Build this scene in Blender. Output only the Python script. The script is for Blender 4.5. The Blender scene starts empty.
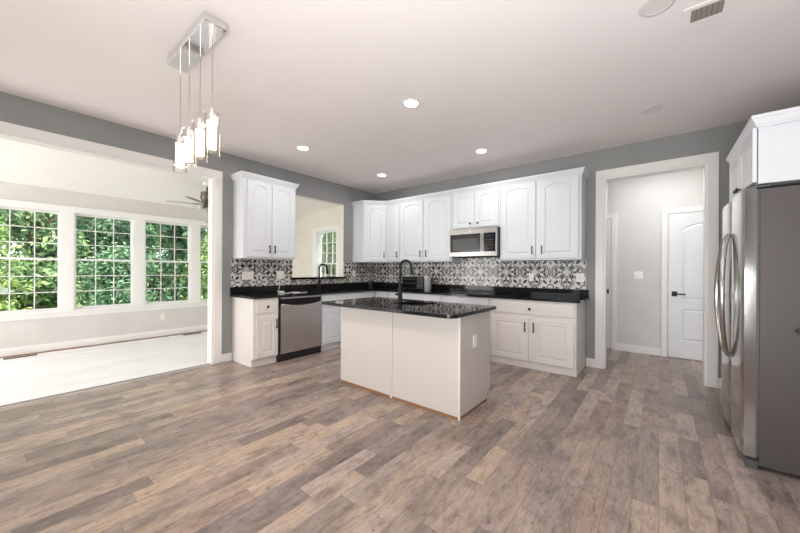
import bpy, bmesh, math, random
from mathutils import Matrix, Vector
C = bpy.context.scene.collection
SC = bpy.context.scene
PI = math.pi

# ------------------------------------------------------------------ camera
CAM = (4.7184, -4.7187, 1.2599); YAW = 0.6481; PITCH = 0.0008; ROLL = 0.0055
FPX, PX, PY = 317.7174, 418.8405, 270.0364
fw = Vector((-math.sin(YAW), math.cos(YAW), 0)); rt = Vector((math.cos(YAW), math.sin(YAW), 0)); up = Vector((0, 0, 1))
f2 = math.cos(PITCH) * fw + math.sin(PITCH) * up
u2 = -math.sin(PITCH) * fw + math.cos(PITCH) * up
r3 = rt * math.cos(ROLL) + u2 * math.sin(ROLL)
u3 = u2 * math.cos(ROLL) - rt * math.sin(ROLL)
cd = bpy.data.cameras.new('camera'); co = bpy.data.objects.new('camera', cd); C.objects.link(co)
co.matrix_world = Matrix(((r3.x, u3.x, -f2.x, CAM[0]), (r3.y, u3.y, -f2.y, CAM[1]), (r3.z, u3.z, -f2.z, CAM[2]), (0, 0, 0, 1)))
cd.sensor_fit = 'HORIZONTAL'; cd.sensor_width = 36; cd.lens = FPX / 800 * 36
cd.shift_x = (400 - PX) / 800; cd.shift_y = (PY - 266.5) / 800; cd.clip_start = 0.02
SC.camera = co

# ------------------------------------------------------------------ light, exposure
SC.view_settings.view_transform = 'Standard'; SC.view_settings.look = 'None'
SC.view_settings.gamma = 1; SC.view_settings.use_curve_mapping = False
SC.view_settings.exposure = 0.0
w = bpy.data.worlds.new('sky'); SC.world = w; w.use_nodes = True
bg = w.node_tree.nodes['Background']; bg.inputs[0].default_value = (0.93, 0.97, 1.0, 1); bg.inputs[1].default_value = 3.0
sd = bpy.data.lights.new('sun', 'SUN'); sd.energy = 11.0; sd.angle = 0.02; sd.color = (1, .96, .88)
so = bpy.data.objects.new('sun', sd); C.objects.link(so)
so.rotation_euler = Vector((-0.45, -0.25, -0.86)).to_track_quat('-Z', 'Y').to_euler()
DOWNLIGHT_W = 7; PENDANT_W = 2.6
def area(name, loc, target, sx, sy, watts, col):
    l = bpy.data.lights.new(name, 'AREA'); l.shape = 'RECTANGLE'; l.size = sx; l.size_y = sy; l.energy = watts; l.color = col
    o = bpy.data.objects.new(name, l); C.objects.link(o); o.location = loc
    o.rotation_euler = (Vector(target) - Vector(loc)).to_track_quat('-Z', 'Y').to_euler()
area('added_rear_fill', (3.0, -8.3, 1.3), (3.0, -3.0, 1.9), 5.0, 2.2, 14, (.97, .98, 1))  # added fill behind the camera, stands in for daylight from the rear
area('added_flash_fill', (4.8, -5.2, .9), (4.5, -4.1, 2.84), 1.6, 1.4, 122, (.985, .985, 1))  # added upward fill to brighten the ceiling, stands in for a flash
area('added_sunroom_fill', (-1.4, -8.3, 1.2), (-1.4, -3.0, 1.5), 2.0, 2.2, 104, (1, .975, .985))  # added fill at the unseen sunroom end, stands in for daylight
area('hall_ceiling_lamp', (4.75, .5, 2.8), (4.75, .5, 0), .5, .3, 13, (1, .99, .98))
cy = SC.cycles
cy.max_bounces = 10; cy.diffuse_bounces = 6; cy.glossy_bounces = 4; cy.transparent_max_bounces = 16
cy.caustics_reflective = False; cy.caustics_refractive = False; cy.sample_clamp_indirect = 6

# ------------------------------------------------------------------ materials
def srgb(r, g, b):
    f = lambda c: (c / 255 / 12.92) if c / 255 <= .04045 else ((c / 255 + .055) / 1.055) ** 2.4
    return (f(r), f(g), f(b), 1)
M = {}
def mat(name, col, rough=.5, metal=0, spec=.5, emit=None, es=0, coat=0):
    m = bpy.data.materials.new(name); m.use_nodes = True
    b = m.node_tree.nodes['Principled BSDF']
    b.inputs['Base Color'].default_value = col if len(col) == 4 else (*col, 1)
    b.inputs['Roughness'].default_value = rough; b.inputs['Metallic'].default_value = metal
    b.inputs['Specular IOR Level'].default_value = spec; b.inputs['Coat Weight'].default_value = coat
    if emit: b.inputs['Emission Color'].default_value = emit; b.inputs['Emission Strength'].default_value = es
    M[name] = m; return m
class NT:
    """tiny expression helper for node trees"""
    def __init__(s, m): s.t = m.node_tree; s.n = s.t.nodes; s.l = s.t.links; s.b = s.n['Principled BSDF']
    def put(s, sock, v):
        if hasattr(v, 'is_output'): s.l.new(v, sock)
        else: sock.default_value = v
    def m(s, op, a, b=0., c=0.):
        n = s.n.new('ShaderNodeMath'); n.operation = op
        s.put(n.inputs[0], a); s.put(n.inputs[1], b); s.put(n.inputs[2], c); return n.outputs[0]
    def xyz(s):
        g = s.n.new('ShaderNodeTexCoord'); x = s.n.new('ShaderNodeSeparateXYZ'); s.l.new(g.outputs['Object'], x.inputs[0]); return x.outputs
    def vec(s, x, y, z=0.):
        n = s.n.new('ShaderNodeCombineXYZ'); s.put(n.inputs[0], x); s.put(n.inputs[1], y); s.put(n.inputs[2], z); return n.outputs[0]
    def noise(s, v, scale, detail=3, rough=.5):
        n = s.n.new('ShaderNodeTexNoise'); n.inputs['Scale'].default_value = scale; n.inputs['Detail'].default_value = detail
        n.inputs['Roughness'].default_value = rough
        if v is not None: s.l.new(v, n.inputs['Vector'])
        return n.outputs['Fac']
    def white(s, v):
        n = s.n.new('ShaderNodeTexWhiteNoise'); s.l.new(v, n.inputs['Vector']); return n.outputs['Value']
    def ramp(s, f, stops, const=False):
        n = s.n.new('ShaderNodeValToRGB'); s.put(n.inputs[0], f)
        e = n.color_ramp.elements
        if const: n.color_ramp.interpolation = 'CONSTANT'
        for i, (p, c) in enumerate(stops):
            q = e[i] if i < 2 else e.new(p)
            q.position = p; q.color = c
        return n.outputs[0]
    def mix(s, f, a, b, mode='MIX'):
        n = s.n.new('ShaderNodeMix'); n.data_type = 'RGBA'; n.blend_type = mode
        s.put(n.inputs[0], f); s.put(n.inputs[6], a); s.put(n.inputs[7], b); return n.outputs[2]
    def bump(s, h, strength=.2, dist=.01):
        n = s.n.new('ShaderNodeBump'); n.inputs['Strength'].default_value = strength; n.inputs['Distance'].default_value = dist
        s.l.new(h, n.inputs['Height']); s.l.new(n.outputs[0], s.b.inputs['Normal'])
def paint(name, col, rough=.6, amt=.03):
    m = mat(name, col, rough); t = NT(m); x = t.xyz(); v = t.vec(x[0], x[1], x[2])
    n = t.noise(v, 3, 2); c = Vector(col[:3])
    o = t.ramp(n, [(.3, (*(c * (1 - amt)), 1)), (.7, (*(c * (1 + amt)), 1))])
    t.l.new(o, t.b.inputs['Base Color']); t.bump(t.noise(v, 220, 2), .04, .002); return m
paint('grey_wall', srgb(147, 148, 148), .6)
paint('ceiling_white', srgb(243, 236, 235), .75, .01)
paint('hall_white', srgb(218, 217, 216), .65)
paint('sunroom_ceiling', srgb(248, 246, 243), .7, .01)
paint('cream', srgb(236, 231, 220), .65)  # yellower copy of the sunroom wall paint, lighting put into the colour
paint('cream_pale', srgb(219, 216, 213), .65)
mat('trim_white', srgb(238, 235, 233), .38)
mat('cabinet_white', srgb(219, 222, 227), .34)
mat('cabinet_warm', srgb(227, 222, 218), .38)  # warmer copy of the cabinet white, warm light put into the colour
mat('island_white', srgb(208, 201, 194), .4)  # same white for the island, tint of the light put into it
mat('door_white', srgb(230, 231, 235), .35)
mat('window_white', srgb(244, 244, 243), .35)
mat('black_metal', (.006, .006, .007), .4, 0, .3)
mat('black_plastic', (.012, .012, .013), .35)
mat('black_gloss', (.006, .006, .007), .12, 0, .3)
mat('cooktop_glass', (.007, .007, .008), .2, 0, .15)
mat('dark_gap', (.03, .03, .03), .7)
mat('white_plastic', srgb(240, 238, 234), .3)
mat('chrome', (.85, .85, .86), .06, 1)
mat('nickel', (.42, .39, .35), .28, 1)
mat('bronze', (.13, .115, .09), .35, .8)
mat('raw_wood', srgb(150, 108, 78), .6)
mat('vent_grey', srgb(150, 144, 138), .6)
mat('dark_vent', srgb(70, 60, 52), .5, .4)
mat('fridge_side', srgb(84, 78, 77), .5, .2)
mat('screen_grey', srgb(62, 64, 64), .3)
mat('milky_plastic', srgb(200, 203, 204), .2)
M['milky_plastic'].node_tree.nodes['Principled BSDF'].inputs['Alpha'].default_value = .55
mat('slot_grey', srgb(128, 120, 114), .6)
mat('gasket', (.08, .085, .085), .5)
mat('fan_blade', srgb(120, 108, 96), .4)
mat('light_white', (1, 1, 1), .4, emit=(1, .97, .93, 1), es=14)
mat('bulb_glow', (1, .95, .85), .4, emit=(1, .87, .68, 1), es=16)
mat('lens_off', srgb(226, 218, 217), .5)
mat('frosted_plastic', srgb(205, 207, 206), .25)
mat('bark', srgb(84, 72, 60), .9)
mat('lawn', srgb(104, 116, 84), .95)
mat('display', (.02, .03, .05), .1)

def glass(name, tint=(1, 1, 1), gl=.5, ior=1.45):
    m = bpy.data.materials.new(name); m.use_nodes = True; t = m.node_tree; t.nodes.remove(t.nodes['Principled BSDF'])
    tr = t.nodes.new('ShaderNodeBsdfTransparent'); tr.inputs[0].default_value = (*tint, 1)
    gs = t.nodes.new('ShaderNodeBsdfGlossy'); gs.inputs['Roughness'].default_value = .02
    fr = t.nodes.new('ShaderNodeFresnel'); fr.inputs[0].default_value = ior
    mu = t.nodes.new('ShaderNodeMath'); mu.operation = 'MULTIPLY'; mu.inputs[1].default_value = gl
    mx = t.nodes.new('ShaderNodeMixShader'); L = t.links
    L.new(fr.outputs[0], mu.inputs[0]); L.new(mu.outputs[0], mx.inputs[0]); L.new(tr.outputs[0], mx.inputs[1]); L.new(gs.outputs[0], mx.inputs[2])
    L.new(mx.outputs[0], t.nodes['Material Output'].inputs[0]); M[name] = m
glass('pane_glass', (.97, .99, .98), .6)
glass('pendant_glass', (.99, .98, .965), .35, 1.45)

def steel(name, col, rough, axis):
    m = mat(name, col, rough, 1); t = NT(m); x = t.xyz()
    k = [300, 300, 300]; k[axis] = 3
    v = t.vec(t.m('MULTIPLY', x[0], k[0]), t.m('MULTIPLY', x[1], k[1]), t.m('MULTIPLY', x[2], k[2]))
    n = t.noise(v, 1, 2); t.l.new(t.m('MULTIPLY_ADD', n, .12, rough - .06), t.b.inputs['Roughness'])
    t.bump(n, .03, .001)
steel('steel', (.62, .60, .58), .26, 0)
mat('handle_steel', (.52, .50, .48), .2, 1)
steel('steel_dark', (.36, .345, .33), .28, 0)
steel('steel_fridge', (.58, .57, .56), .11, 1)

def granite():
    m = mat('granite', (.01, .01, .01), .05, 0, .22); t = NT(m); x = t.xyz(); v = t.vec(x[0], x[1], x[2])
    n = t.noise(v, 90, 4, .7); n2 = t.noise(v, 260, 2, .6)
    o = t.ramp(n, [(.45, (.006, .006, .007, 1)), (.62, (.022, .022, .024, 1)), (.72, (.13, .125, .12, 1))])
    o2 = t.ramp(n2, [(.62, (0, 0, 0, 1)), (.72, (.10, .10, .10, 1))])
    t.l.new(t.mix(1., o, o2, 'ADD'), t.b.inputs['Base Color'])
granite()

def planks(name, cols, seam, W=.118, L0=.42, L1=.75, rough=.34, grain=1.0):
    m = mat(name, cols[0], rough); t = NT(m); x = t.xyz()
    row = t.m('FLOOR', t.m('DIVIDE', x[0], W))
    Lg = t.m('MULTIPLY_ADD', t.white(t.vec(row, 5.2)), L1, L0)      # every row has its own plank length
    yy = t.m('ADD', x[1], t.m('MULTIPLY', t.white(t.vec(row, 3.7)), 9.))
    col = t.m('FLOOR', t.m('DIVIDE', yy, Lg))
    idv = t.white(t.vec(row, col, 1.3)); id2 = t.white(t.vec(row, col, 8.1))
    n = len(cols)
    base = t.ramp(idv, [(i / n, c) for i, c in enumerate(cols)])
    off = t.m('MULTIPLY', id2, 40.)
    nz = lambda ax, ay, d, r: t.noise(t.vec(t.m('MULTIPLY', x[0], ax), t.m('ADD', t.m('MULTIPLY', x[1], ay), off), off), 1, d, r)
    g1 = nz(30., 6.5, 8, .68); g2 = nz(110., 30., 5, .7); g3 = nz(8., 4.0, 5, .62); g4 = nz(34., 22., 4, .6)
    a = t.ramp(g1, [(.30, (.52, .50, .49, 1)), (.50, (.96, .96, .96, 1)), (.72, (1.18, 1.17, 1.15, 1))])
    b = t.ramp(g2, [(.34, (.82, .81, .80, 1)), (.66, (1.1, 1.1, 1.1, 1))])
    c = t.ramp(g3, [(.32, (.52, .53, .56, 1)), (.50, (1., 1., 1., 1)), (.72, (1.16, 1.11, 1.06, 1))])
    k = t.ramp(g4, [(.30, (.36, .33, .32, 1)), (.39, (1., 1., 1., 1))])
    g5 = nz(170., 11., 4, .6); f5 = t.ramp(g5, [(.36, (.62, .59, .57, 1)), (.46, (1., 1., 1., 1))])
    o = t.mix(.75 * grain, base, f5, 'MULTIPLY'); o = t.mix(.8 * grain, o, a, 'MULTIPLY'); o = t.mix(.85 * grain, o, b, 'MULTIPLY'); o = t.mix(.85 * grain, o, c, 'MULTIPLY'); o = t.mix(.7 * grain, o, k, 'MULTIPLY')
    fx = t.m('FRACT', t.m('DIVIDE', x[0], W)); fy = t.m('FRACT', t.m('DIVIDE', yy, Lg))
    ex = t.m('MINIMUM', fx, t.m('SUBTRACT', 1., fx)); ey = t.m('MINIMUM', fy, t.m('SUBTRACT', 1., fy))
    e = t.m('MINIMUM', t.m('MULTIPLY', ex, W), t.m('MULTIPLY', ey, Lg))
    line = t.m('LESS_THAN', e, .0014)
    o = t.mix(t.m('MULTIPLY', line, .55), o, seam)
    t.l.new(o, t.b.inputs['Base Color'])
    t.l.new(t.m('MULTIPLY_ADD', g1, .2, rough - .1), t.b.inputs['Roughness'])
    t.bump(t.m('SUBTRACT', g2, t.m('MULTIPLY', line, 1.5)), .15, .002)
planks('plank_floor', [srgb(160, 144, 136), srgb(178, 159, 147), srgb(144, 131, 125), srgb(194, 173, 155), srgb(156, 143, 138), srgb(172, 150, 138), srgb(134, 122, 117), srgb(182, 166, 157)], srgb(92, 80, 72))
planks('white_floor', [srgb(243, 241, 243), srgb(240, 239, 242), srgb(246, 244, 245), srgb(238, 237, 240)], srgb(214, 212, 214), .15, .8, .9, .45, .10)

def tile(name, axis, u0, z0, P):
    m = mat(name, (.6, .6, .6), .22); t = NT(m); x = t.xyz()
    A = lambda q: t.m('ABSOLUTE', q)
    def cell(c, o):   # signed offset from the nearest motif centre, in periods
        q = t.m('DIVIDE', t.m('SUBTRACT', c, o), P); return A(t.m('SUBTRACT', t.m('FRACT', t.m('ADD', q, .5)), .5))
    p, q = cell(x[axis], u0), cell(x[2], z0)
    a, b = t.m('MAXIMUM', p, q), t.m('MINIMUM', p, q)
    def dist(px, py): 
        dx, dy = t.m('SUBTRACT', a, px), t.m('SUBTRACT', b, py); return t.m('SQRT', t.m('ADD', t.m('MULTIPLY', dx, dx), t.m('MULTIPLY', dy, dy)))
    def ell(px, py, ang, la, lb):   # 1 inside a petal
        dx, dy = t.m('SUBTRACT', a, px), t.m('SUBTRACT', b, py); c, s = math.cos(ang), math.sin(ang)
        e1 = t.m('DIVIDE', t.m('ADD', t.m('MULTIPLY', dx, c), t.m('MULTIPLY', dy, s)), la)
        e2 = t.m('DIVIDE', t.m('SUBTRACT', t.m('MULTIPLY', dy, c), t.m('MULTIPLY', dx, s)), lb)
        return t.m('LESS_THAN', t.m('ADD', t.m('MULTIPLY', e1, e1), t.m('MULTIPLY', e2, e2)), 1.)
    ring = lambda d, r, w_: t.m('LESS_THAN', A(t.m('SUBTRACT', d, r)), w_)
    d = dist(.29, 0.); dc = dist(.5, .5)
    outer = t.m('MULTIPLY', ring(d, .208, .012), t.m('GREATER_THAN', a, .25))
    parts = [outer, ring(d, .158, .017),
             ell(.318, .064, math.radians(62), .066, .038), ell(.225, 0., 0., .056, .034),
             ell(.128, .128, PI / 4, .115, .030), ell(.325, .325, PI / 4, .085, .040), ell(.5, .30, PI / 2, .06, .026),
             ring(dc, .10, .016), ell(.372, 0., 0., .03, .022)]
    k = parts[0]
    for s_ in parts[1:]: k = t.m('MAXIMUM', k, s_)
    v = t.vec(x[0], x[1], x[2])
    wht = t.ramp(t.noise(v, 9, 3), [(.3, srgb(206, 201, 196)), (.7, srgb(224, 220, 215))])
    o = t.mix(k, wht, (.012, .012, .013, 1))
    g = [t.m('MULTIPLY', t.m('ABSOLUTE', t.m('SUBTRACT', t.m('FRACT', t.m('ADD', t.m('DIVIDE', t.m('SUBTRACT', c_, o_), P / 2), .5)), .5)), P / 2) for c_, o_ in ((x[axis], u0), (x[2], z0))]
    o = t.mix(t.m('MULTIPLY', t.m('LESS_THAN', t.m('MINIMUM', g[0], g[1]), .0012), .5), o, srgb(150, 146, 142))
    t.l.new(o, t.b.inputs['Base Color'])
tile('tile_back', 0, 3.271, 1.243, .433)
tile('tile_left', 1, -2.586, 1.258, .37)

def leafmat(name, c1, c2, c3):
    m = mat(name, c2, .6); t = NT(m); g = t.n.new('ShaderNodeNewGeometry')
    o = t.ramp(g.outputs['Random Per Island'], [(0, c1), (.55, c2), (1, c3)])
    t.l.new(o, t.b.inputs['Base Color'])
    tl = t.n.new('ShaderNodeBsdfTranslucent'); t.l.new(o, tl.inputs[0])
    mx = t.n.new('ShaderNodeMixShader'); mx.inputs[0].default_value = .35
    t.l.new(t.b.outputs[0], mx.inputs[1]); t.l.new(tl.outputs[0], mx.inputs[2]); t.l.new(mx.outputs[0], t.n['Material Output'].inputs[0])
leafmat('leaf_a', srgb(70, 98, 66), srgb(114, 148, 100), srgb(166, 188, 130))  # leaf tones paled, overexposure haze is put into these colours
leafmat('leaf_b', srgb(64, 94, 72), srgb(104, 144, 110), srgb(150, 180, 138))
leafmat('leaf_c', srgb(78, 110, 60), srgb(130, 162, 88), srgb(190, 204, 132))

# ------------------------------------------------------------------ mesh builder
class B:
    def __init__(s): s.bm = bmesh.new()
    def box(s, x0, x1, y0, y1, z0, z1, bev=0):
        r = bmesh.ops.create_cube(s.bm, size=1)
        for v in r['verts']: v.co = Vector(((x0 + x1) / 2 + v.co.x * (x1 - x0), (y0 + y1) / 2 + v.co.y * (y1 - y0), (z0 + z1) / 2 + v.co.z * (z1 - z0)))
        if bev:
            es = list({e for v in r['verts'] for e in v.link_edges})
            bmesh.ops.bevel(s.bm, geom=es, offset=bev, segments=2, affect='EDGES', profile=.5)
        return s
    def cyl(s, p0, p1, r0, r1=None, n=20, caps=True):
        p0, p1 = Vector(p0), Vector(p1); d = p1 - p0
        mt = Matrix.Translation((p0 + p1) / 2) @ d.to_track_quat('Z', 'Y').to_matrix().to_4x4()
        bmesh.ops.create_cone(s.bm, cap_ends=caps, segments=n, radius1=r0, radius2=r0 if r1 is None else r1, depth=d.length, matrix=mt); return s
    def ball(s, p, r, sc=(1, 1, 1), n=14):
        bmesh.ops.create_uvsphere(s.bm, u_segments=n, v_segments=n // 2 + 2, radius=r, matrix=Matrix.Translation(p) @ Matrix.Diagonal((*sc, 1))); return s
    def lathe(s, prof, c, n=28):
        c = Vector(c); rows = []
        for r, z in prof: rows.append([s.bm.verts.new(c + Vector((r * math.cos(2 * PI * i / n), r * math.sin(2 * PI * i / n), z))) for i in range(n)])
        for a, b in zip(rows, rows[1:]):
            for i in range(n): s.bm.faces.new((a[i], a[(i + 1) % n], b[(i + 1) % n], b[i]))
        return s
    def tube(s, pts, r, n=10):
        pts = [Vector(p) for p in pts]; rows = []; nrm = None
        for i, p in enumerate(pts):
            t = (pts[min(i + 1, len(pts) - 1)] - pts[max(i - 1, 0)]).normalized()
            if nrm is None: nrm = t.orthogonal().normalized()
            nrm = (nrm - t * nrm.dot(t)).normalized(); bn = t.cross(nrm)
            rr = r[i] if isinstance(r, (list, tuple)) else r
            rows.append([s.bm.verts.new(p + nrm * rr * math.cos(2 * PI * k / n) + bn * rr * math.sin(2 * PI * k / n)) for k in range(n)])
        for a, b in zip(rows, rows[1:]):
            for k in range(n): s.bm.faces.new((a[k], a[(k + 1) % n], b[(k + 1) % n], b[k]))
        s.bm.faces.new(rows[0][::-1]); s.bm.faces.new(rows[-1]); return s
    def prism(s, poly, z0, z1, holes=(), bev=0):
        """poly in xy, extruded z0..z1; holes are inner loops"""
        ed = []; top = []
        for lp in (poly, *holes):
            vs = [s.bm.verts.new((x, y, z1)) for x, y in lp]
            ed += [s.bm.edges.new((vs[i], vs[(i + 1) % len(vs)])) for i in range(len(vs))]
        r = bmesh.ops.triangle_fill(s.bm, edges=ed, use_beauty=True, use_dissolve=True)
        fs = [g for g in r['geom'] if isinstance(g, bmesh.types.BMFace)]
        e = bmesh.ops.extrude_face_region(s.bm, geom=fs)
        for g in e['geom']:
            if isinstance(g, bmesh.types.BMVert): g.co.z = z0
        return s
    def panel(s, x0, x1, z0, z1, yf, th, st=.07, rb=.062, rtop=.055, arch=0., n=12, raised=True):
        """a door or drawer front in the xz plane facing -y, with a raised (arched) panel"""
        W = x1 - x0
        def loop(ins, y):
            a0, a1, b0, b1 = x0 + st + ins, x1 - st - ins, z0 + rb + ins, z1 - rtop - ins
            L = [(a0, y, b0), (a1, y, b0)]
            for i in range(n + 1):
                t = 1 - i / n; x = a0 + (a1 - a0) * t
                L.append((x, y, b1 - arch * (1 - math.sin(PI * t) ** .8) if arch else b1))
            return L
        out = [(x0, yf, z0), (x1, yf, z0)] + [(x0 + W * (1 - i / n), yf, z1) for i in range(n + 1)]
        bk = [(x, yf + th, z) for x, _, z in out]
        e = .003
        def rim(o): return [(min(max(x, x0), x1), yf + e, z) for x, _, z in o]
        fr = []
        for i, (x, y, z) in enumerate(out):
            fr.append((min(max(x, x0 + e), x1 - e), yf, min(max(z, z0 + e), z1 - e)))
        loops = [bk, rim(out), fr, loop(0, yf), loop(.005, yf + .010), loop(.012, yf + .010), loop(.034, yf + .001)]
        rows = [[s.bm.verts.new(p) for p in L] for L in loops]
        N = len(out)
        for a, b in zip(rows, rows[1:]):
            for i in range(N):
                try: s.bm.faces.new((a[i], a[(i + 1) % N], b[(i + 1) % N], b[i]))
                except ValueError: pass
        s.bm.faces.new(rows[-1]); s.bm.faces.new(rows[0][::-1]); return s
    def sweep(s, path, prof, closed=False):
        """profile (out, z) swept along a plan path, mitred; out = right-hand side of travel"""
        path = [Vector(p) for p in path]; rows = []
        for i, p in enumerate(path):
            d0 = (path[i] - path[i - 1]).normalized() if i else (path[1] - path[0]).normalized()
            d1 = (path[i + 1] - path[i]).normalized() if i < len(path) - 1 else d0
            n0, n1 = Vector((d0.y, -d0.x)), Vector((d1.y, -d1.x)); m = (n0 + n1).normalized(); k = 1 / max(.2, m.dot(n0))
            rows.append([s.bm.verts.new((p.x + m.x * o * k, p.y + m.y * o * k, z)) for o, z in prof])
        n = len(prof)
        for a, b in zip(rows, rows[1:]):
            for i in range(n): s.bm.faces.new((a[i], a[(i + 1) % n], b[(i + 1) % n], b[i]))
        s.bm.faces.new(rows[0]); s.bm.faces.new(rows[-1][::-1]); return s
    def xf(s, m): bmesh.ops.transform(s.bm, matrix=m, verts=s.bm.verts); return s

WM = {}
def link(name, b, m, parent=None, world=True, smooth=False):
    me = bpy.data.meshes.new(name)
    o = bpy.data.objects.new(name, me); C.objects.link(o)
    if parent is not None:
        o.parent = parent; W = WM[parent.name]; WM[o.name] = W
        if world: b.xf(W.inverted())
    else: WM[o.name] = Matrix.Identity(4)
    bmesh.ops.recalc_face_normals(b.bm, faces=b.bm.faces)
    if smooth:
        for f in b.bm.faces: f.smooth = True
    b.bm.to_mesh(me); b.bm.free()
    for mm in (m if isinstance(m, (list, tuple)) else [m]): me.materials.append(M[mm])
    if smooth:
        try: me.set_sharp_from_angle(angle=math.radians(38))
        except Exception: pass
    return o
def tag(o, label=None, cat=None, group=None, kind=None):
    if label: o['label'] = label
    if cat: o['category'] = cat
    if group: o['group'] = group
    if kind: o['kind'] = kind
    return o
def thing(name, label, cat, loc, rz=0, group=None):
    o = bpy.data.objects.new(name, None); C.objects.link(o); o.empty_display_size = .1
    o.location = loc; o.rotation_euler = (0, 0, rz); WM[o.name] = Matrix.Translation(loc) @ Matrix.Rotation(rz, 4, 'Z')
    return tag(o, label, cat, group)
def struct(name, b, m, label, parent=None):
    o = link(name, b, m, parent); 
    if parent is None: tag(o, label, None, None, 'structure')
    return o
def dup(root, loc, rz=None, label=None):
    def cp(o, par):
        c = o.copy(); C.objects.link(c)
        if par: c.parent = par
        for ch in [q for q in ALLCH.get(o.name, [])]: cp(ch, c)
        return c
    ALLCH = {}
    for o in C.objects:
        if o.parent: ALLCH.setdefault(o.parent.name, []).append(o)
    r = cp(root, None); r.location = loc
    if rz is not None: r.rotation_euler = (0, 0, rz)
    if label: r['label'] = label
    return r

# ------------------------------------------------------------------ the shell
H = 2.8425; YB = -8.6; XR = 5.98
OPY = -3.0; HD = 2.48; CAS = .095              # sunroom opening
PA, PB, PZ0, PZ1 = -1.87, -.83, 1.10, 2.48     # pass-through
DL, DR, DH = 4.145, 5.135, 2.465               # hall opening
SX = -2.68; SE = -.25                          # sunroom window wall, end wall
def setfaces(o, fn):
    for p in o.data.polygons: p.material_index = fn(p)
b = B().box(0, XR + .12, YB, 0, -.12, 0)
b.box(2.4, 7.0, .0, 1.27, -.12, 0)
struct('floor', b, 'plank_floor', 'brown grey wood plank floor of the kitchen')
struct('floor_sunroom', B().box(SX, -.0, YB, SE, -.12, 0), 'white_floor', 'pale white floor of the sunroom')
struct('ceiling', B().box(0, XR + .12, YB, .12, H, H + .12), 'ceiling_white', 'flat white kitchen ceiling')
struct('ceiling_hall', B().box(2.4, 7.0, .12, 1.4, H, H + .12), 'ceiling_white', 'white hallway ceiling')
b = B(); zf = lambda x: 2.755 + .1025 * x
vs = [b.bm.verts.new((x, y, zf(x) + dz)) for dz in (0, .12) for y in (YB, SE + .12) for x in (SX - .14, -.12)]
for f in ((0, 1, 3, 2), (4, 5, 7, 6), (0, 1, 5, 4), (2, 3, 7, 6), (0, 2, 6, 4), (1, 3, 7, 5)): b.bm.faces.new([vs[i] for i in f])
struct('ceiling_sunroom', b, 'sunroom_ceiling', 'sloping white sunroom ceiling')
# left wall: kitchen face grey, sunroom side cream
b = B(); X0, X1 = -.12, 0
b.box(X0, X1, PB, .12, 0, H + .1).box(X0, X1, PA, PB, 0, PZ0).box(X0, X1, PA, PB, PZ1, H + .1).box(X0, X1, OPY, PA, 0, H + .1)
b.box(X0, X1, -6.3, OPY, HD, H + .1).box(X0, X1, YB, -6.3, 0, H + .1)
o = struct('wall_left', b, ['grey_wall', 'cream'], 'grey wall with sunroom opening and pass-through'); setfaces(o, lambda p: 0 if p.normal.x > .5 else 1)
b = B(); b.box(0, DL, 0, .12, 0, H).box(DL, DR, 0, .12, DH, H).box(DR, XR + .12, 0, .12, 0, H)
o = struct('wall_back', b, ['grey_wall', 'hall_white'], 'grey kitchen back wall with cased opening'); setfaces(o, lambda p: 0 if p.normal.y < -.5 else 1)
struct('wall_right', B().box(XR, XR + .12, YB, 0, 0, H), 'grey_wall', 'grey wall behind the fridge')
# rear wall of the open-plan room (behind the camera); its open gaps are added to let daylight in
b = B(); ops = [(.5, 2.3), (2.7, 4.5)]
b.box(-.12, XR, YB - .12, YB, 2.5, H); xs = -.12
for a, c in ops: b.box(xs, a, YB - .12, YB, 0, 2.5); xs = c
b.box(xs, XR + .12, YB - .12, YB, 0, 2.5)
struct('wall_rear', b, 'grey_wall', 'grey wall behind the viewer with added light openings')
# hall
b = B().box(2.4, 7.0, 1.27, 1.39, 0, H)
struct('wall_hall_back', b, 'hall_white', 'pale grey hallway wall with two doors')
struct('wall_hall_left', B().box(2.28, 2.4, .12, 1.39, 0, H), 'hall_white', 'left end of the hallway')
struct('wall_hall_right', B().box(7.0, 7.12, -.0, 1.39, 0, H), 'hall_white', 'right end of the hallway')
# sunroom walls with window holes
WZ0, WZ1 = .60, 2.15
wy = [(-4.875 - .025, -4.165 + .035), (-4.015, -3.275), (-3.15, -2.415), (-2.285, -1.545), (-5.77, -5.03), (-6.63, -5.9), (-7.5, -6.76)]  # last three holes are unseen, added to let in more light
ws = sorted(wy); b = B(); ZT = 2.50
b.box(SX - .14, SX, YB, SE + .12, 0, WZ0).box(SX - .14, SX, YB, SE + .12, WZ1, ZT); ys = YB
for a, c in ws: b.box(SX - .14, SX, ys, a, WZ0, WZ1); ys = c
b.box(SX - .14, SX, ys, SE + .12, WZ0, WZ1)
struct('wall_sunroom', b, 'cream_pale', 'long cream sunroom wall with four windows')
EX0, EX1 = -1.65, -.92
b = B(); b.box(SX, EX0, SE, SE + .12, 0, 2.62).box(EX1, -.12, SE, SE + .12, 0, 2.76).box(EX0, EX1, SE, SE + .12, 0, WZ0).box(EX0, EX1, SE, SE + .12, WZ1, 2.66)
struct('wall_sunroom_end', b, 'cream', 'cream sunroom end wall with a window')
b = B().box(SX, -2.3, YB - .12, YB, 0, 2.8).box(-.5, -.12, YB - .12, YB, 0, 2.8).box(-2.3, -.5, YB - .12, YB, 2.3, 2.8)  # unseen end wall, its opening is added to let daylight in
struct('wall_sunroom_rear', b, 'cream', 'near end of the sunroom')

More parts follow.
